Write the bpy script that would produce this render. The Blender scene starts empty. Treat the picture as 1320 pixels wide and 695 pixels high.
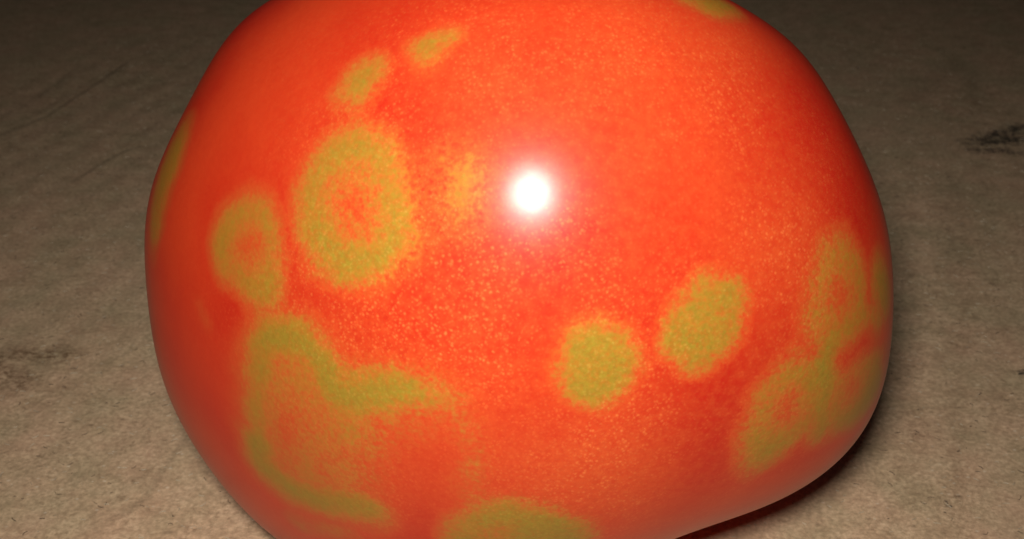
import bpy, bmesh, math, random
import numpy as np

rnd = random.Random(7)
CAM_POS = (-0.00071, -0.09657, 0.09361)
CENTRE = np.array([0.0, 0.0, 0.03116])
AX_R = np.array([1.0, 0.0, 0.0]); AX_U = np.array([0.0, 0.544639, 0.838671]); AX_N = np.array([-0.0, -0.838671, 0.544639])
DEPTH = 0.0385
STEM = np.array([0.0521, 0.4347, 0.8991])
BUMPS = [(0.07, 0.2047, 0.9763, -0.007, 0.24)]
FLECK_DIR = [0.1191, -0.8433, 0.524]
LEAN = (0.0872, 0.148)
OUTLINE = [(0.036958, 0.0), (-0.002031, -0.003459), (0.00385, 0.000338), (0.00123, 0.000484), (-0.000959, -0.001037), (-0.000149, -0.000971), (0.000144, 0.000153), (-0.000407, 0.000457), (-0.000499, 1.2e-05), (8.3e-05, -0.000353), (0.000599, -0.000113), (0.000117, 0.000457), (-0.000331, 0.000103)]
PATCHES = [   # unripe patches: outline points on the skin (mm), softness (mm), strength
    ([[-13.41, -22.48, 59.29], [-10.75, -24.22, 59.49], [-9.17, -26.7, 57.73], [-8.41, -28.89, 55.16], [-8.34, -30.11, 53.11], [-9.5, -30.66, 50.99], [-12.41, -30.1, 48.93], [-14.71, -29.09, 48.13], [-16.84, -27.48, 48.56], [-18.07, -25.28, 51.0], [-18.2, -23.5, 53.55], [-17.52, -22.49, 55.6], [-15.88, -21.97, 57.76]], 1.3, 1.0),
    ([[-10.58, -27.75, 55.25], [-11.03, -28.53, 53.61], [-12.37, -28.56, 52.21], [-14.01, -27.8, 51.76], [-15.42, -26.47, 52.39], [-15.86, -25.24, 53.8], [-15.35, -24.35, 55.55], [-14.02, -24.32, 56.84], [-12.29, -25.21, 57.26], [-11.09, -26.47, 56.64]], 1.7, -0.7),
    ([[-15.02, -28.01, 50.06], [-12.31, -28.9, 51.63], [-9.4, -30.0, 52.43], [-10.07, -30.48, 50.79], [-12.7, -29.84, 49.17], [-15.15, -28.5, 48.85]], 1.6, 0.35),
    ([[-23.47, -19.78, 51.8], [-20.9, -21.83, 52.49], [-19.8, -23.93, 50.85], [-19.81, -25.48, 48.01], [-20.51, -26.42, 44.46], [-22.11, -25.61, 43.19], [-25.01, -22.97, 43.57], [-27.41, -20.48, 44.01], [-27.89, -18.8, 46.25], [-26.75, -18.22, 49.12]], 1.2, 0.85),
    ([[-21.37, -23.83, 48.65], [-21.83, -24.08, 47.39], [-22.8, -23.79, 46.25], [-23.96, -23.01, 45.68], [-24.88, -21.98, 46.04], [-25.21, -21.15, 47.01], [-24.77, -20.83, 48.33], [-23.75, -21.14, 49.45], [-22.74, -21.84, 49.92], [-21.8, -22.88, 49.66]], 1.6, -0.7),
    ([[-14.08, -17.94, 62.34], [-11.72, -18.53, 63.41], [-10.78, -19.6, 63.26], [-11.45, -21.15, 61.77], [-12.94, -21.66, 60.39], [-14.74, -20.7, 59.87], [-15.28, -19.08, 60.74]], 1.1, 0.75),
    ([[-8.32, -18.92, 64.87], [-6.82, -18.57, 65.67], [-5.19, -18.94, 66.02], [-5.12, -19.54, 65.7], [-6.26, -20.93, 64.46], [-7.63, -21.44, 63.56], [-8.59, -20.83, 63.55], [-8.85, -19.41, 64.34]], 1.0, 0.8),
    ([[-6.04, -26.96, 59.18], [-3.63, -27.36, 59.67], [-2.55, -28.97, 57.93], [-3.16, -30.67, 55.11], [-4.89, -30.52, 54.6], [-6.42, -29.18, 55.98], [-6.75, -27.72, 57.87]], 2.0, 0.6),
    ([[-3.72, -29.09, 57.38], [-3.86, -29.62, 56.54], [-4.28, -29.9, 55.92], [-4.93, -29.8, 55.79], [-5.26, -29.37, 56.31], [-5.4, -28.74, 57.16], [-5.32, -28.12, 58.06], [-4.87, -27.91, 58.52], [-4.28, -28.0, 58.66], [-3.78, -28.5, 58.18]], 1.6, 0.35),
    ([[-7.83, -29.68, 54.26], [-6.62, -30.34, 53.93], [-7.26, -31.14, 51.92], [-8.56, -30.97, 51.19], [-8.79, -29.97, 53.01]], 1.8, 0.25),
    ([[9.07, -34.47, 44.46], [8.63, -34.94, 42.33], [7.06, -35.39, 41.01], [5.13, -35.6, 41.21], [3.56, -35.49, 42.76], [2.93, -35.08, 45.02], [3.51, -34.56, 47.03], [5.0, -34.13, 48.13], [6.81, -33.98, 47.91], [8.4, -34.1, 46.57]], 1.0, 0.95),
    ([[9.95, -34.31, 44.31], [9.3, -34.92, 41.53], [7.34, -35.46, 39.85], [4.81, -35.74, 40.1], [2.71, -35.62, 42.16], [2.01, -35.11, 44.93], [2.6, -34.43, 47.56], [4.53, -33.84, 49.13], [6.95, -33.63, 48.94], [9.07, -33.82, 47.07]], 2.4, 0.16),
    ([[14.93, -30.76, 50.65], [17.05, -30.09, 50.09], [17.74, -30.38, 48.65], [18.0, -31.29, 45.6], [16.73, -32.29, 43.77], [13.74, -33.57, 42.68], [11.58, -33.86, 44.51], [10.93, -33.61, 46.25], [11.81, -32.62, 48.66], [13.1, -31.67, 50.1]], 1.0, 0.85),
    ([[24.98, -25.18, 50.15], [28.03, -22.86, 49.24], [29.81, -22.44, 46.75], [30.58, -23.27, 43.45], [30.05, -24.81, 40.8], [28.43, -26.61, 39.34], [24.79, -28.92, 40.58], [23.92, -28.59, 44.09], [23.83, -27.2, 47.94]], 1.4, 0.75),
    ([[28.94, -24.6, 44.36], [28.74, -25.25, 43.19], [28.05, -26.02, 42.73], [26.75, -26.85, 43.36], [25.89, -27.1, 44.53], [25.45, -26.92, 45.91], [25.76, -26.25, 46.92], [26.53, -25.42, 47.33], [27.55, -24.73, 46.89], [28.57, -24.35, 45.69]], 1.4, -0.75),
    ([[21.98, -30.22, 42.11], [24.68, -28.86, 41.2], [27.68, -27.3, 38.74], [26.54, -28.41, 35.84], [26.26, -28.59, 32.73], [23.69, -29.74, 30.4], [21.15, -30.66, 29.09], [19.28, -31.82, 31.4], [18.87, -32.3, 35.46], [19.72, -31.77, 39.24]], 1.4, 0.85),
    ([[24.4, -29.7, 35.05], [23.79, -30.01, 34.03], [22.64, -30.6, 34.16], [21.6, -31.11, 35.21], [21.17, -31.29, 36.66], [21.28, -31.16, 38.06], [22.13, -30.68, 38.76], [23.25, -30.1, 38.66], [24.25, -29.64, 37.76], [24.74, -29.47, 36.28]], 1.4, -0.72),
    ([[31.56, -24.06, 37.8], [34.25, -21.11, 36.0], [35.52, -19.92, 30.44], [33.23, -22.78, 28.74], [28.33, -26.96, 29.49], [26.73, -28.26, 31.95], [26.54, -28.41, 35.84], [28.8, -26.63, 37.54]], 1.4, 0.8),
    ([[31.31, -24.88, 33.48], [30.59, -25.52, 32.98], [29.66, -26.28, 33.19], [28.9, -26.85, 34.07], [28.5, -27.1, 35.2], [28.96, -26.69, 36.03], [29.6, -26.1, 36.67], [30.49, -25.35, 36.49], [31.25, -24.76, 35.61], [31.65, -24.48, 34.47]], 1.3, -0.65),
    ([[32.05, -19.99, 45.72], [34.32, -17.84, 42.85], [35.03, -19.0, 38.28], [33.37, -21.68, 38.51], [31.14, -23.1, 42.36], [30.6, -22.33, 45.29]], 1.4, 0.8),
    ([[-32.3, -5.27, 52.5], [-34.39, -4.15, 49.98], [-36.43, -4.91, 46.4], [-37.51, -6.96, 42.72], [-37.67, -9.31, 39.15], [-36.1, -11.34, 40.59], [-34.56, -10.94, 44.88], [-32.95, -10.27, 48.46], [-31.62, -8.91, 51.46]], 1.3, 0.72),
    ([[12.72, -14.2, 66.92], [16.87, -9.27, 65.71], [20.11, -9.6, 63.93], [17.69, -13.34, 64.8], [14.74, -14.4, 66.03]], 1.0, 0.8),
    ([[-6.17, -34.43, 26.36], [-4.49, -35.16, 29.35], [-2.64, -35.55, 30.67], [-0.67, -35.8, 31.69], [1.05, -35.68, 30.32], [3.72, -35.36, 29.1], [5.6, -34.76, 27.23], [6.66, -33.73, 24.16], [7.25, -31.66, 19.22], [2.22, -31.16, 15.93], [-4.98, -32.6, 18.71], [-6.59, -33.68, 23.09]], 1.3, 1.0),
    ([[-0.58, -34.79, 25.46], [-0.84, -34.53, 24.42], [-1.64, -34.37, 23.85], [-2.54, -34.31, 23.78], [-3.33, -34.42, 24.42], [-3.56, -34.57, 25.2], [-3.3, -34.82, 26.26], [-2.55, -35.02, 26.96], [-1.61, -35.13, 27.26], [-0.83, -35.04, 26.6]], 1.4, -0.45),
    ([[-23.56, -25.24, 40.6], [-17.41, -28.92, 43.67], [-14.5, -31.33, 41.1], [-8.78, -33.62, 42.67], [-5.64, -34.84, 41.15], [-8.32, -34.41, 38.32], [-11.46, -33.46, 35.44], [-12.83, -32.89, 30.42], [-13.73, -31.92, 24.65], [-19.72, -28.77, 22.91], [-24.25, -26.01, 23.13], [-25.95, -25.0, 25.13], [-25.59, -25.23, 31.75]], 2.8, 0.6),
    ([[-18.29, -30.16, 32.57], [-19.45, -29.51, 29.93], [-21.03, -28.49, 27.81], [-22.51, -27.52, 27.37], [-23.03, -27.21, 28.85], [-22.48, -27.52, 31.69], [-21.27, -28.15, 34.31], [-19.67, -29.01, 36.16], [-18.41, -29.79, 36.41], [-17.87, -30.26, 35.06]], 2.2, -0.55),
    ([[-14.14, -32.36, 31.79], [-14.75, -32.02, 30.02], [-15.85, -31.43, 28.78], [-17.39, -30.59, 27.91], [-18.57, -29.95, 27.99], [-18.81, -29.87, 29.35], [-18.25, -30.22, 30.87], [-16.88, -30.97, 32.55], [-15.5, -31.69, 33.06], [-14.42, -32.22, 32.89]], 2.2, -0.4),
]
BANDS = [     # unripe bands: centre line on the skin (mm), half width (mm), strength
    ([[26.78, -27.4, 41.39], [25.95, -28.35, 39.63], [26.96, -28.06, 36.8]], 1.5, 0.7),
    ([[29.83, -24.55, 42.26], [32.68, -22.32, 39.37]], 1.2, 0.5),
    ([[26.67, -28.35, 35.3], [27.19, -27.96, 31.79]], 1.5, 0.7),
    ([[-21.76, -26.5, 41.23], [-18.18, -28.75, 42.46], [-16.48, -30.19, 41.07], [-15.39, -31.22, 39.01], [-13.9, -32.0, 39.09], [-11.72, -32.88, 40.15], [-9.28, -33.7, 41.27]], 1.8, 0.82),
    ([[-9.92, -33.49, 41.06], [-7.52, -34.31, 41.16], [-6.18, -34.72, 41.05]], 1.7, 0.5),
    ([[-14.26, -31.83, 38.94], [-14.37, -32.17, 35.07], [-13.82, -32.51, 32.48]], 1.9, 0.22),
    ([[-22.4, -26.33, 39.98], [-23.32, -26.39, 36.39], [-24.09, -26.28, 32.79], [-24.13, -26.44, 28.56]], 1.8, 0.62),
    ([[-24.13, -26.44, 28.56], [-24.17, -26.28, 25.31], [-22.26, -27.41, 23.92], [-18.98, -29.4, 24.5], [-16.07, -31.01, 25.5], [-14.09, -31.93, 25.76]], 2.1, 0.78),
    ([[-21.95, -26.59, 18.32], [-18.28, -28.94, 19.83], [-16.06, -30.11, 20.4]], 1.4, 0.35),
    ([[-4.37, -35.39, 38.8], [-3.62, -35.66, 35.74], [-4.48, -35.34, 30.97]], 1.6, 0.32),
    ([[-29.38, -20.17, 39.9], [-28.98, -21.08, 38.36]], 1.0, 0.14),
    ([[-13.79, -21.19, 60.17], [-13.39, -22.7, 59.1]], 1.2, 0.25),
]

sc = bpy.context.scene
C = sc.collection

# ---------------------------------------------------------------- camera, world, light, exposure
cam = bpy.data.cameras.new('camera'); cam_o = bpy.data.objects.new('camera', cam); C.objects.link(cam_o)
cam_o.location = CAM_POS
cam_o.rotation_euler = (math.radians(90 - 33), 0, 0)
cam.sensor_width = 36.0; cam.lens = 36.0*1300/1320
cam.clip_start = 0.005; cam.clip_end = 20
cam.dof.use_dof = True; cam.dof.focus_distance = 0.100
cam.dof.aperture_fstop = cam.lens/0.6
sc.camera = cam_o

w = bpy.data.worlds.new('World'); sc.world = w; w.use_nodes = True
bg = w.node_tree.nodes['Background']; bg.inputs[0].default_value = (1.0, 0.93, 0.9, 1); bg.inputs[1].default_value = 0.010

# the camera's own flash tube, above and to the left of the lens
FL_R, FL_U, FL_F = -0.0056, 0.0132, -0.006
cp = np.array(CAM_POS)
fp = cp + FL_R*AX_R + FL_U*AX_U - FL_F*AX_N
aim = np.array([0.0, 0.0, 0.030])
fl = bpy.data.lights.new('flash', 'AREA'); fl.shape = 'DISK'; fl.size = 0.015
fl.energy = 0.186; fl.color = (1.0, 0.95, 0.88)
flo = bpy.data.objects.new('flash', fl); C.objects.link(flo); flo.location = fp
from mathutils import Vector
flo.rotation_euler = Vector(aim - fp).to_track_quat('-Z', 'Y').to_euler()

sc.view_settings.view_transform = 'Standard'; sc.view_settings.look = 'None'
sc.view_settings.gamma = 1; sc.view_settings.exposure = 0; sc.view_settings.use_curve_mapping = False
sc.cycles.use_denoising = True
sc.cycles.max_bounces = 6

# ---------------------------------------------------------------- helpers
def new_mat(name):
    m = bpy.data.materials.new(name); m.use_nodes = True
    nt = m.node_tree
    return m, nt, nt.nodes['Principled BSDF']

class NB:
    def __init__(s, nt): s.nt = nt
    def n(s, typ, **kw):
        d = s.nt.nodes.new(typ)
        for k, v in kw.items():
            setattr(d, k, v)
        return d
    def l(s, a, b): s.nt.links.new(a, b)
    def val(s, sock, v):
        if hasattr(v, 'links') or isinstance(v, bpy.types.NodeSocket): s.l(v, sock)
        else: sock.default_value = v
    def math(s, op, a, b=0.0, clamp=False):
        d = s.n('ShaderNodeMath', operation=op, use_clamp=clamp); s.val(d.inputs[0], a); s.val(d.inputs[1], b); return d.outputs[0]
    def noise(s, vec, scale, detail=2.0, rough=0.5, dist=0.0):
        d = s.n('ShaderNodeTexNoise'); s.l(vec, d.inputs['Vector']); d.inputs['Scale'].default_value = scale
        d.inputs['Detail'].default_value = detail; d.inputs['Roughness'].default_value = rough; d.inputs['Distortion'].default_value = dist
        return d.outputs['Fac']
    def voro(s, vec, scale, rnd_=1.0, feature='F1'):
        d = s.n('ShaderNodeTexVoronoi', feature=feature); s.l(vec, d.inputs['Vector']); d.inputs['Scale'].default_value = scale
        d.inputs['Randomness'].default_value = rnd_; return d
    def ramp(s, fac, stops, interp='LINEAR'):
        d = s.n('ShaderNodeValToRGB'); s.l(fac, d.inputs[0]); cr = d.color_ramp; cr.interpolation = interp
        while len(cr.elements) < len(stops): cr.elements.new(0.5)
        for e, (p, c) in zip(cr.elements, stops):
            e.position = p; e.color = (*c, 1) if len(c) == 3 else c
        return d.outputs[0]
    def rng(s, v, a, b, c, d, smooth=False):
        m = s.n('ShaderNodeMapRange', interpolation_type='SMOOTHSTEP' if smooth else 'LINEAR'); m.clamp = True
        s.val(m.inputs[0], v)
        for i, q in enumerate((a, b, c, d)): m.inputs[i+1].default_value = q
        return m.outputs[0]
    def mix(s, fac, a, b, mode='MIX'):
        m = s.n('ShaderNodeMix', data_type='RGBA', blend_type=mode); s.val(m.inputs[0], fac)
        for sock, v in ((m.inputs[6], a), (m.inputs[7], b)):
            if isinstance(v, tuple): sock.default_value = (*v, 1)
            else: s.l(v, sock)
        return m.outputs[2]
    def scale(s, vec, sx, sy, sz, rz=0.0):
        m = s.n('ShaderNodeMapping'); s.l(vec, m.inputs[0]); m.inputs['Scale'].default_value = (sx, sy, sz)
        m.inputs['Rotation'].default_value = (0, 0, rz); return m.outputs[0]

MARKS = [     # worn and dirty places on the board (mm): kind, points, half width (mm), strength
    ('stain', [[98.29, 97.56], [103.61, 101.37], [110.62, 104.9]], 2.0, 0.9),
    ('stain', [[95.93, 93.13], [100.58, 93.85], [103.7, 92.4]], 1.6, 0.7),
    ('stain', [[99.91, 98.31], [103.53, 98.31], [106.82, 99.07]], 2.2, 1.0),
    ('stain', [[94.68, 97.56], [97.14, 94.59]], 1.2, 0.55),
    ('dirt', [[-77.55, 23.11], [-73.35, 24.24], [-68.52, 23.86]], 2.2, 1.15),
    ('dirt', [[-76.13, 19.78], [-71.83, 17.63]], 3.0, 1.0),
    ('dirt', [[-66.78, 16.23], [-61.99, 15.36]], 1.5, 0.35),
    ('dirt', [[-69.5, 31.37], [-62.74, 29.34]], 1.5, 0.3),
    ('crease', [[-96.84, 143.68], [-101.06, 125.48], [-104.58, 111.0], [-110.87, 101.37]], 0.45, 0.8),
    ('crease', [[-107.75, 141.6], [-109.61, 128.75], [-111.13, 118.71], [-114.62, 110.17]], 0.5, 0.6),
    ('crease', [[-79.07, 95.69], [-82.65, 91.68], [-87.25, 80.07]], 0.5, 0.6),
    ('crease', [[-45.07, 6.37], [-46.3, 0.4], [-47.35, -5.15], [-49.71, -8.43]], 0.45, 0.5),
    ('crease', [[-53.98, 35.58], [-55.52, 27.35], [-60.75, 21.61]], 0.5, -0.4),
    ('dirt', [[56.15, 11.15], [55.55, 8.73]], 0.9, 0.7),
    ('dirt', [[54.64, 7.62], [54.22, 5.45]], 0.9, 0.7),
    ('dirt', [[87.61, 80.72], [77.6, 51.92], [71.24, 35.58]], 2.2, 0.35),
    ('dirt', [[68.91, 29.34], [60.13, 6.37], [52.87, -12.18]], 1.6, 0.35),
    ('dirt', [[53.16, 6.37], [49.86, -5.15]], 2.0, 0.3),
    ('dirt', [[90.12, 118.71], [111.55, 142.64], [104.47, 114.37]], 3.0, 0.35),
    ('dirt', [[-49.77, -2.15], [-48.2, -0.74]], 0.6, 0.7),
    ('dirt', [[-50.79, -5.15], [-50.1, -5.15]], 0.6, 0.8),
    ('stain', [[74.15, 19.78], [74.72, 19.78]], 0.7, 0.8),
    ('stain', [[53.8, -6.22], [54.29, -6.48]], 0.25, 0.9),
]

# ---------------------------------------------------------------- the board the fruit lies on
def seg_dist(P, a, b):
    d = b - a; t = np.clip(((P - a) @ d)/max(d @ d, 1e-12), 0, 1)
    return np.linalg.norm(P - a - t[:, None]*d, axis=1)

def sstep(x): x = np.clip(x, 0, 1); return x*x*(3 - 2*x)

def value_noise(x, y, seed):
    r = np.random.RandomState(seed); g = r.rand(256, 256)
    xi = np.floor(x).astype(int); yi = np.floor(y).astype(int); fx = sstep(x - xi); fy = sstep(y - yi)
    a = g[xi % 256, yi % 256]; b = g[(xi+1) % 256, yi % 256]; c = g[xi % 256, (yi+1) % 256]; d = g[(xi+1) % 256, (yi+1) % 256]
    return (a*(1-fx)+b*fx)*(1-fy) + (c*(1-fx)+d*fx)*fy - 0.5

FLUTE = math.radians(-20)          # direction of the flutes inside the board
def board_height(x, y):            # metres in, metres out
    mx, my = x*1000, y*1000
    u = mx*math.cos(FLUTE) + my*math.sin(FLUTE)
    h = 0.055*np.cos(u*2*math.pi/7.2 + 0.8*value_noise(mx/25, my/25, 3))      # shows through the liner
    h = h + 0.55*value_noise(mx/38, my/38, 4) + 0.10*value_noise(mx/13, my/13, 5) + 0.05*value_noise(mx/5, my/5, 6)
    h = h + 0.03*value_noise(mx/1.6, my/1.6, 7) + 0.03*value_noise(mx/0.9, my/0.7, 8)
    P = np.stack([mx, my], 1)
    for kind, pts, wid, st in MARKS:
        if kind != 'crease': continue
        for a, b in zip(pts[:-1], pts[1:]):
            dd = seg_dist(P, np.array(a), np.array(b))
            h = h - 0.24*st*np.exp(-(dd/wid)**2)
    # pressed flat under the fruit
    r = np.hypot(mx, my); return h*0.001*sstep((r-8)/25)

def make_board():
    # fine where it is seen close, coarser beyond, one sheet
    def axis(lo, hi, flo_, fhi, step):
        mid = np.arange(flo_, fhi+1e-9, step)
        a = flo_ - np.cumsum(step*1.18**np.arange(1, 60)); a = a[a > lo]
        b = fhi + np.cumsum(step*1.18**np.arange(1, 60)); b = b[b < hi]
        return np.concatenate([[lo], a[::-1], mid, b, [hi]])
    xs = axis(-0.42, 0.42, -0.105, 0.105, 0.00048); ys = axis(-0.25, 0.60, -0.055, 0.13, 0.00055)
    X_, Y_ = np.meshgrid(xs, ys); nx, ny = len(xs), len(ys)
    x = X_.ravel(); y = Y_.ravel(); z = board_height(x, y) - 0.0001
    verts = np.stack([x, y, z], 1)
    i = np.arange(nx*ny).reshape(ny, nx)
    faces = np.stack([i[:-1, :-1], i[:-1, 1:], i[1:, 1:], i[1:, :-1]], -1).reshape(-1, 4)
    # skirt: the edge of the sheet has thickness
    rim = np.concatenate([i[0, :], i[1:, -1], i[-1, -2::-1], i[-2:0:-1, 0]])
    low = verts[rim].copy(); low[:, 2] = -0.004
    base = len(verts); verts = np.concatenate([verts, low])
    k = np.arange(len(rim)); k2 = (k+1) % len(rim)
    sk = np.stack([rim[k2], rim[k], base+k, base+k2], -1)
    me = bpy.data.meshes.new('cardboard')
    me.from_pydata(verts.tolist(), [], faces.tolist() + sk.tolist())
    me.polygons.foreach_set('use_smooth', [True]*len(me.polygons))
    P = verts[:, :2]*1000
    for name, kinds in (('stain', ('stain',)), ('dirt', ('dirt',)), ('crease', ('crease',))):
        v = np.zeros(len(verts))
        for kind, pts, wid, st in MARKS:
            if kind not in kinds: continue
            for a, b in zip(pts[:-1], pts[1:]):
                dd = seg_dist(P, np.array(a), np.array(b))
                v = np.maximum(v, abs(st)*np.exp(-(dd/(wid*1.15))**2)) if st > 0 else v
        at = me.attributes.new(name, 'FLOAT', 'POINT'); at.data.foreach_set('value', v.astype(np.float32))
    me.update()
    return me

def board_material():
    m, nt, bs = new_mat('brown_cardboard'); b = NB(nt)
    co = b.n('ShaderNodeTexCoord').outputs['Object']
    def attr(nm):
        a = b.n('ShaderNodeAttribute'); a.attribute_name = nm; return a.outputs['Fac']
    fib = b.noise(b.scale(co, 1500, 1800, 1500, math.radians(6)), 1.0, 4, .65)      # short pulp fibres
    fib2 = b.noise(b.scale(co, 3200, 2600, 2600, math.radians(-35)), 1.0, 2, .5)
    mott = b.noise(b.scale(co, 230, 330, 230, .1), 1.0, 5, .68)
    big = b.noise(co, 42, 3, .6, .4)
    col = b.ramp(mott, [(0.35, (0.34, 0.228, 0.13)), (0.49, (0.54, 0.385, 0.237)), (0.64, (0.69, 0.515, 0.335))])
    col = b.mix(b.rng(big, .35, .7, 0, .45, True), col, (0.46, 0.36, 0.225))
    col = b.mix(b.rng(fib, .38, .72, 0.0, 1.0), b.mix(1.0, col, (0.50, 0.46, 0.42), 'MULTIPLY'), b.mix(1.0, col, (1.42, 1.40, 1.38), 'MULTIPLY'))
    # hue drift: greenish and pinkish pulp
    tint = b.noise(co, 95, 3, .6)
    col = b.mix(0.5, col, b.ramp(tint, [(0.35, (0.50, 0.385, 0.235)), (0.65, (0.66, 0.42, 0.275))]))
    # bright and dark flecks
    v1 = b.voro(b.scale(co, 900, 1500, 900, .2), 1.0)
    fl_l = b.math('MULTIPLY', b.rng(v1.outputs['Distance'], .0, .30, 1, 0), b.rng(v1.outputs['Color'], .80, .82, 0, 1))
    col = b.mix(b.math('MULTIPLY', fl_l, .65), col, (0.80, 0.70, 0.53))
    v2 = b.voro(b.scale(co, 420, 900, 500, -.15), 1.0)
    fl_d = b.math('MULTIPLY', b.rng(v2.outputs['Distance'], .0, .34, 1, 0), b.rng(v2.outputs['Color'], .84, .86, 0, 1))
    fl_d = b.math('MULTIPLY', fl_d, b.rng(b.noise(co, 900, 2, .5), .4, .6, .3, 1))
    col = b.mix(b.math('MULTIPLY', fl_d, .8), col, (0.10, 0.065, 0.035))
    # small brown pits and rubs, clustered
    pit = b.math('MULTIPLY', b.rng(b.noise(co, 1050, 4, .75), .53, .63, 0, 1), b.rng(b.noise(co, 120, 4, .65), .40, .58, .12, 1))
    col = b.mix(b.math('MULTIPLY', pit, .38), col, (0.17, 0.105, 0.055))
    # worn, dirty places broken up by the fibre grain
    brk = b.noise(b.scale(co, 620, 820, 400, .10), 1.0, 7, .85)
    dirt = b.math('MULTIPLY', attr('dirt'), b.rng(brk, .44, .58, .06, 1.0))
    col = b.mix(b.math('MULTIPLY', dirt, .85), col, (0.15, 0.085, 0.042))
    stain = b.rng(b.math('ADD', b.math('MULTIPLY', attr('stain'), .75), b.math('MULTIPLY', b.math('SUBTRACT', brk, .5), 5.5)), .15, .80, 0, 1, False)
    stain = b.math('MULTIPLY', stain, b.rng(attr('stain'), .05, .3, 0, 1))
    col = b.mix(b.math('MULTIPLY', stain, .9), col, (0.022, 0.020, 0.018))
    cr = b.math('MULTIPLY', attr('crease'), b.rng(fib2, .3, .6, .3, 1))
    col = b.mix(b.math('MULTIPLY', cr, .6), col, (0.13, 0.095, 0.06))
    b.l(col, bs.inputs['Base Color'])
    bs.inputs['Roughness'].default_value = 0.82
    bs.inputs['Specular IOR Level'].default_value = 0.25
    h = b.math('ADD', b.math('MULTIPLY', fib, .55), b.math('MULTIPLY', mott, .8))
    h = b.math('ADD', h, b.math('MULTIPLY', fib2, .35)); h = b.math('SUBTRACT', h, b.math('MULTIPLY', pit, .15))
    bp = b.n('ShaderNodeBump'); bp.inputs['Strength'].default_value = 0.6; bp.inputs['Distance'].default_value = 0.00018
    b.l(h, bp.inputs['Height']); b.l(bp.outputs[0], bs.inputs['Normal'])
    return m

gd = bpy.data.objects.new('ground', make_board()); C.objects.link(gd)
gd['kind'] = 'structure'; gd['label'] = 'brown cardboard sheet under the tomato, with creases and smudges'
gd.data.materials.append(board_material())

# loose paper fibres and grit on the board
def make_fibres():
    verts, faces, mi = [], [], []
    r = np.random.RandomState(21); n = 7000
    xs = r.uniform(-.11, .11, n); ys = r.uniform(-.055, .16, n)
    zs = board_height(xs, ys)
    for x, y, z in zip(xs, ys, zs):
        if math.hypot(x, y) < .026: continue
        a = r.normal(0, .7); L = r.uniform(.00015, .0010); wdt = r.uniform(.000025, .000055); bend = r.normal(0, .5)
        pts = []
        for k in range(4):
            t = k/3 - .5; aa = a + bend*t
            pts.append((x + L*t*math.cos(aa), y + L*t*math.sin(aa), z + wdt*.6 + .00005*(0.25 - t*t)*r.uniform(0, 2)))
        base = len(verts); px_, py_ = -math.sin(a)*wdt, math.cos(a)*wdt
        for (qx, qy, qz) in pts:
            verts += [(qx-px_, qy-py_, qz-wdt), (qx, qy, qz+wdt), (qx+px_, qy+py_, qz-wdt)]
        q = 0 if r.rand() < .6 else 1
        for k in range(3):
            o = base + 3*k
            for j in (0, 1):
                faces.append((o+j, o+j+1, o+3+j+1, o+3+j)); mi.append(q)
    me = bpy.data.meshes.new('paper_fibres'); me.from_pydata(verts, [], faces); me.update()
    for nm, c in (('pale_fibre', (.50, .42, .30)), ('dark_fibre', (.13, .09, .055))):
        m, nt, bs = new_mat(nm); b = NB(nt)
        co = b.n('ShaderNodeTexCoord').outputs['Object']
        b.l(b.mix(b.rng(b.noise(co, 300, 2), .3, .7, 0, 1), c, tuple(v*.7 for v in c)), bs.inputs['Base Color'])
        bs.inputs['Roughness'].default_value = .8; me.materials.append(m)
    me.polygons.foreach_set('material_index', mi)
    return me
fo = bpy.data.objects.new('paper_fibres', make_fibres()); C.objects.link(fo); fo['kind'] = 'stuff'
fo['label'] = 'tiny loose paper fibres scattered over the brown cardboard'; fo['category'] = 'fibres'

# ---------------------------------------------------------------- the tomato
def tomato_points(n):
    """unit directions (world axes) -> fruit surface points, origin where the fruit rests"""
    fx, fy, fz = n @ AX_R, n @ AX_U, n @ AX_N          # right / up / towards the front of the fruit
    ph = np.arctan2(fy, fx); s2 = np.clip(fx*fx + fy*fy, 0, 1)
    R = np.full(len(n), OUTLINE[0][0])
    for k in range(1, len(OUTLINE)):
        w = s2 ** (0.5*max(k-1, 1)+0.5)
        R = R + w*(OUTLINE[k][0]*np.cos(k*ph) + OUTLINE[k][1]*np.sin(k*ph))
    p = (fx*R)[:, None]*AX_R + (fy*R)[:, None]*AX_U + ((fz + LEAN[0]*fx + LEAN[1]*fy)*DEPTH)[:, None]*AX_N
    # broad, shallow lobes and the hollow at the stem end
    d = n @ STEM
    ax1 = np.cross(STEM, [0.0, 0.3, 1.0]); ax1 /= np.linalg.norm(ax1); ax2 = np.cross(STEM, ax1)
    az = np.arctan2(n @ ax2, n @ ax1)
    lobes = 0.00050*np.cos(5*az + 0.7)*(1 - d*d)**1.5 + 0.00035*np.cos(3*az + 2.1)*(1 - d*d)**1.5
    ang = np.arccos(np.clip(d, -1, 1))
    hollow = -0.0085*np.exp(-(ang/0.30)**2)*(1 + 0.10*np.cos(5*az + 0.7)) + 0.0012*np.exp(-((ang-0.62)/0.22)**2)
    rn = np.linalg.norm(p, axis=1, keepdims=True)
    p = p + p/rn*(lobes + hollow)[:, None]
    for (vx, vy, vz, amp, wid) in BUMPS:
        c = np.array([vx, vy, vz]); c = c/np.linalg.norm(c)
        p = p + p/rn*(amp*np.exp(-(np.arccos(np.clip(n @ c, -1, 1))/wid)**2))[:, None]
    p = p + CENTRE
    k = 0.0016                                           # settles softly on the board
    p[:, 2] = np.where(p[:, 2] > 6*k, p[:, 2], k*np.log1p(np.exp(np.clip(p[:, 2]/k, -30, 30))))
    return p


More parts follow.
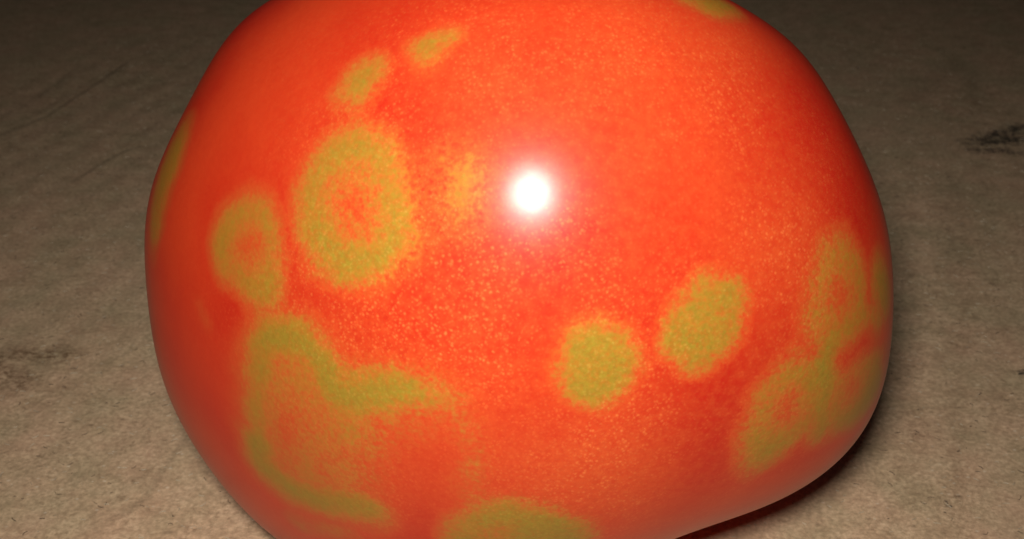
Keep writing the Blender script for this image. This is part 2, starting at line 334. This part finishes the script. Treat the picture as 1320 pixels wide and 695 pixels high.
def cube_sphere(n):
    t = np.tan(np.linspace(-math.pi/4, math.pi/4, n+1)); a, b_ = np.meshgrid(t, t); o = np.ones_like(a)
    dirs, faces, off = [], [], 0
    for ax, s in ((0, 1), (0, -1), (1, 1), (1, -1), (2, 1), (2, -1)):
        c = [None]*3; c[ax] = o*s; c[(ax+1) % 3] = a; c[(ax+2) % 3] = b_*s
        dirs.append(np.stack(c, -1).reshape(-1, 3)); i = np.arange((n+1)**2).reshape(n+1, n+1) + off
        faces.append(np.stack([i[:-1, :-1], i[:-1, 1:], i[1:, 1:], i[1:, :-1]], -1).reshape(-1, 4)); off += (n+1)**2
    d = np.concatenate(dirs); f = np.concatenate(faces)
    d = d/np.linalg.norm(d, axis=1, keepdims=True)
    key = np.round(d*1e5).astype(np.int64); _, first, inv = np.unique(key, axis=0, return_index=True, return_inverse=True)
    return d[first], inv.reshape(-1)[f]

def rounded(q):
    for _ in range(3):                       # corner cutting turns the outline into a soft curve
        n_ = np.roll(q, -1, 0); q = np.stack([q*.75 + n_*.25, q*.25 + n_*.75], 1).reshape(-1, 3)
    return q

def unripe_field(P):
    """0 red .. 1 olive green, from the patches on the skin; P in mm"""
    ctr = CENTRE*1000; add = np.zeros(len(P)); hole = np.ones(len(P)); nrm = P - ctr; nrm /= np.linalg.norm(nrm, axis=1, keepdims=True)
    # a slow wobble makes every edge uneven
    wob = np.stack([value_noise(P[:, 0]/2.3 + 40*i, P[:, 2]/2.3 + 17*i + P[:, 1]/3.1, 30+i) for i in range(3)], 1)*0.9
    Pw = P + wob
    for pts, soft, st in PATCHES:
        q = rounded(np.array(pts)); c = q.mean(0); nn = c - ctr; nn /= np.linalg.norm(nn)
        near = np.where((nrm @ nn > .45) & (np.linalg.norm(P - c, axis=1) < 26))[0]
        if not len(near): continue
        e1 = np.cross(nn, [0.13, 0.2, 1.0]); e1 /= np.linalg.norm(e1); e2 = np.cross(nn, e1)
        A = np.stack([(Pw[near] - c) @ e1, (Pw[near] - c) @ e2], 1); B = np.stack([(q - c) @ e1, (q - c) @ e2], 1)
        dist = np.full(len(near), 1e9); inside = np.zeros(len(near), bool)
        for a, b_ in zip(B, np.roll(B, -1, 0)):
            dist = np.minimum(dist, seg_dist(A, a, b_))
            cond = (a[1] > A[:, 1]) != (b_[1] > A[:, 1]); dy = b_[1] - a[1] if abs(b_[1] - a[1]) > 1e-9 else 1e-9
            inside ^= cond & (A[:, 0] < (b_[0] - a[0])*(A[:, 1] - a[1])/dy + a[0])
        sd = np.where(inside, dist, -dist); v = sstep(sd/(3.5*soft) + .5)
        if st > 0:
            if soft < 1.55 and st > .5: add[near] = np.maximum(add[near], st*v)
            else: add[near] = np.minimum(1.15, np.maximum(add[near], add[near]*.75 + st*v))
        else: hole[near] = np.minimum(hole[near], 1 + st*v)
    for pts, wid, st in BANDS:
        q = np.array(pts)
        v = np.zeros(len(P))
        for a, b_ in zip(q[:-1], q[1:]): v = np.maximum(v, np.exp(-(seg_dist(Pw, a, b_)/(wid*1.25))**2))
        add = np.maximum(add, add*.35 + st*v)
    return np.clip(add*hole, 0, 1.15)

def tomato_material():
    m, nt, bs = new_mat('tomato_skin'); b = NB(nt)
    co = b.n('ShaderNodeTexCoord').outputs['Object']
    a = b.n('ShaderNodeAttribute'); a.attribute_name = 'unripe'; u = a.outputs['Fac']
    # pale flecks just under the skin: cells of about a third of a millimetre
    warp = b.n('ShaderNodeVectorMath', operation='ADD'); nz = b.n('ShaderNodeTexNoise'); b.l(co, nz.inputs['Vector']); nz.inputs['Scale'].default_value = 1500
    sv = b.n('ShaderNodeVectorMath', operation='SCALE'); b.l(nz.outputs['Color'], sv.inputs[0]); sv.inputs['Scale'].default_value = 0.00035
    b.l(co, warp.inputs[0]); b.l(sv.outputs[0], warp.inputs[1]); cw = warp.outputs[0]
    v1 = b.voro(cw, 2700); v2 = b.voro(cw, 3900)
    f1 = b.math('MULTIPLY', b.rng(v1.outputs['Distance'], .08, .52, 1, 0, True), b.rng(v1.outputs['Color'], .15, .75, .1, 1))
    f2 = b.math('MULTIPLY', b.rng(v2.outputs['Distance'], .08, .50, 1, 0, True), b.rng(v2.outputs['Color'], .4, .9, 0, .9))
    fleck = b.math('MAXIMUM', f1, f2)
    dens = b.rng(b.noise(co, 85, 3, .6), .36, .64, .25, 1.0, True)
    af = b.n('ShaderNodeAttribute'); af.attribute_name = 'flecked'
    dens = b.math('MULTIPLY', dens, af.outputs['Fac'])
    dens = b.math('MAXIMUM', dens, b.math('MULTIPLY', b.math('MULTIPLY', u, .8), af.outputs['Fac']))
    fleck = b.math('MULTIPLY', fleck, dens)
    # unripe field roughened by the flecks
    un = b.math('ADD', u, b.math('MULTIPLY', b.math('SUBTRACT', b.noise(co, 2100, 2, .6), .5), b.math('MULTIPLY', b.rng(u, .02, .35, 0, 1), b.rng(af.outputs['Fac'], .1, 1, .25, 1.1))))
    un = b.math('ADD', un, b.math('MULTIPLY', b.math('SUBTRACT', b.noise(co, 300, 4, .65), .5), b.math('MULTIPLY', b.rng(u, .02, .35, 0, 1), .6)))
    mott = b.noise(co, 48, 3, .5)
    red = b.ramp(mott, [(0.36, (0.46, 0.019, 0.0075)), (0.64, (0.54, 0.052, 0.013))])
    af = b.n('ShaderNodeAttribute'); af.attribute_name = 'flecked'
    red = b.mix(af.outputs['Fac'], b.mix(1.0, red, (1.10, 0.80, 0.82), 'MULTIPLY'), red)
    redo = b.mix(b.math('MULTIPLY', af.outputs['Fac'], b.rng(b.noise(co, 1100, 2, .6), .35, .7, 0, .34)), red, (0.57, 0.088, 0.019))
    unc = b.ramp(un, [(0.0, (0.56, 0.048, 0.012)), (0.28, (0.51, 0.068, 0.014)), (0.50, (0.45, 0.118, 0.018)), (0.72, (0.365, 0.150, 0.017)), (1.0, (0.280, 0.171, 0.018))])
    col = b.mix(b.rng(un, .0, .22, 0, 1, True), redo, unc)
    flc = b.ramp(u, [(0.0, (0.70, 0.165, 0.042)), (0.6, (0.52, 0.215, 0.042)), (1.0, (0.43, 0.27, 0.045))])
    col = b.mix(b.math('MULTIPLY', fleck, .62), col, flc)
    net = b.noise(cw, 1900, 3, .7)                   # mottled, net-like flesh under the skin
    col = b.mix(b.math('MULTIPLY', b.rng(net, .36, .62, 0, 1), b.rng(dens, 0, 1, .35, 1)), b.mix(1.0, col, (0.95, 0.87, 0.88), 'MULTIPLY'), b.mix(1.0, col, (1.04, 1.16, 1.12), 'MULTIPLY'))
    b.l(col, bs.inputs['Base Color'])
    bs.inputs['Roughness'].default_value = 0.42
    bs.inputs['Specular IOR Level'].default_value = 0.07
    bs.inputs['Subsurface Weight'].default_value = 0.08
    bs.inputs['Subsurface Radius'].default_value = (1.0, 0.25, 0.08); bs.inputs['Subsurface Scale'].default_value = 0.0010
    bs.inputs['Coat Weight'].default_value = 0.50; bs.inputs['Coat Roughness'].default_value = 0.26; bs.inputs['Coat IOR'].default_value = 1.45
    # the skin is faintly dimpled
    h = b.math('ADD', b.math('MULTIPLY', b.noise(co, 520, 2, .5), 1.0), b.math('MULTIPLY', fleck, .25))
    bp = b.n('ShaderNodeBump'); bp.inputs['Strength'].default_value = 0.35; bp.inputs['Distance'].default_value = 0.00006
    b.l(h, bp.inputs['Height']); b.l(bp.outputs[0], bs.inputs['Normal'])
    bp2 = b.n('ShaderNodeBump'); bp2.inputs['Strength'].default_value = 0.25; bp2.inputs['Distance'].default_value = 0.00005
    b.l(b.noise(co, 400, 2, .5), bp2.inputs['Height']); b.l(bp2.outputs[0], bs.inputs['Coat Normal'])
    return m

dirs, tf = cube_sphere(210)
tp = tomato_points(dirs)
me = bpy.data.meshes.new('tomato'); me.from_pydata(tp.tolist(), [], tf.tolist())
me.polygons.foreach_set('use_smooth', [True]*len(me.polygons))
at = me.attributes.new('unripe', 'FLOAT', 'POINT'); at.data.foreach_set('value', unripe_field(tp*1000).astype(np.float32))
# flecks are densest at the front, thinning to plainer, redder skin at the sides
fd = np.array(FLECK_DIR); fr = np.arccos(np.clip(dirs @ fd, -1, 1))
at = me.attributes.new('flecked', 'FLOAT', 'POINT'); at.data.foreach_set('value', (0.12 + 0.88*(1 - sstep((fr - .38)/.68))).astype(np.float32))
me.update(); me.materials.append(tomato_material())
to = bpy.data.objects.new('tomato', me); C.objects.link(to)
to['label'] = 'large glossy red tomato with yellow green ring spots resting on brown cardboard'; to['category'] = 'tomato'
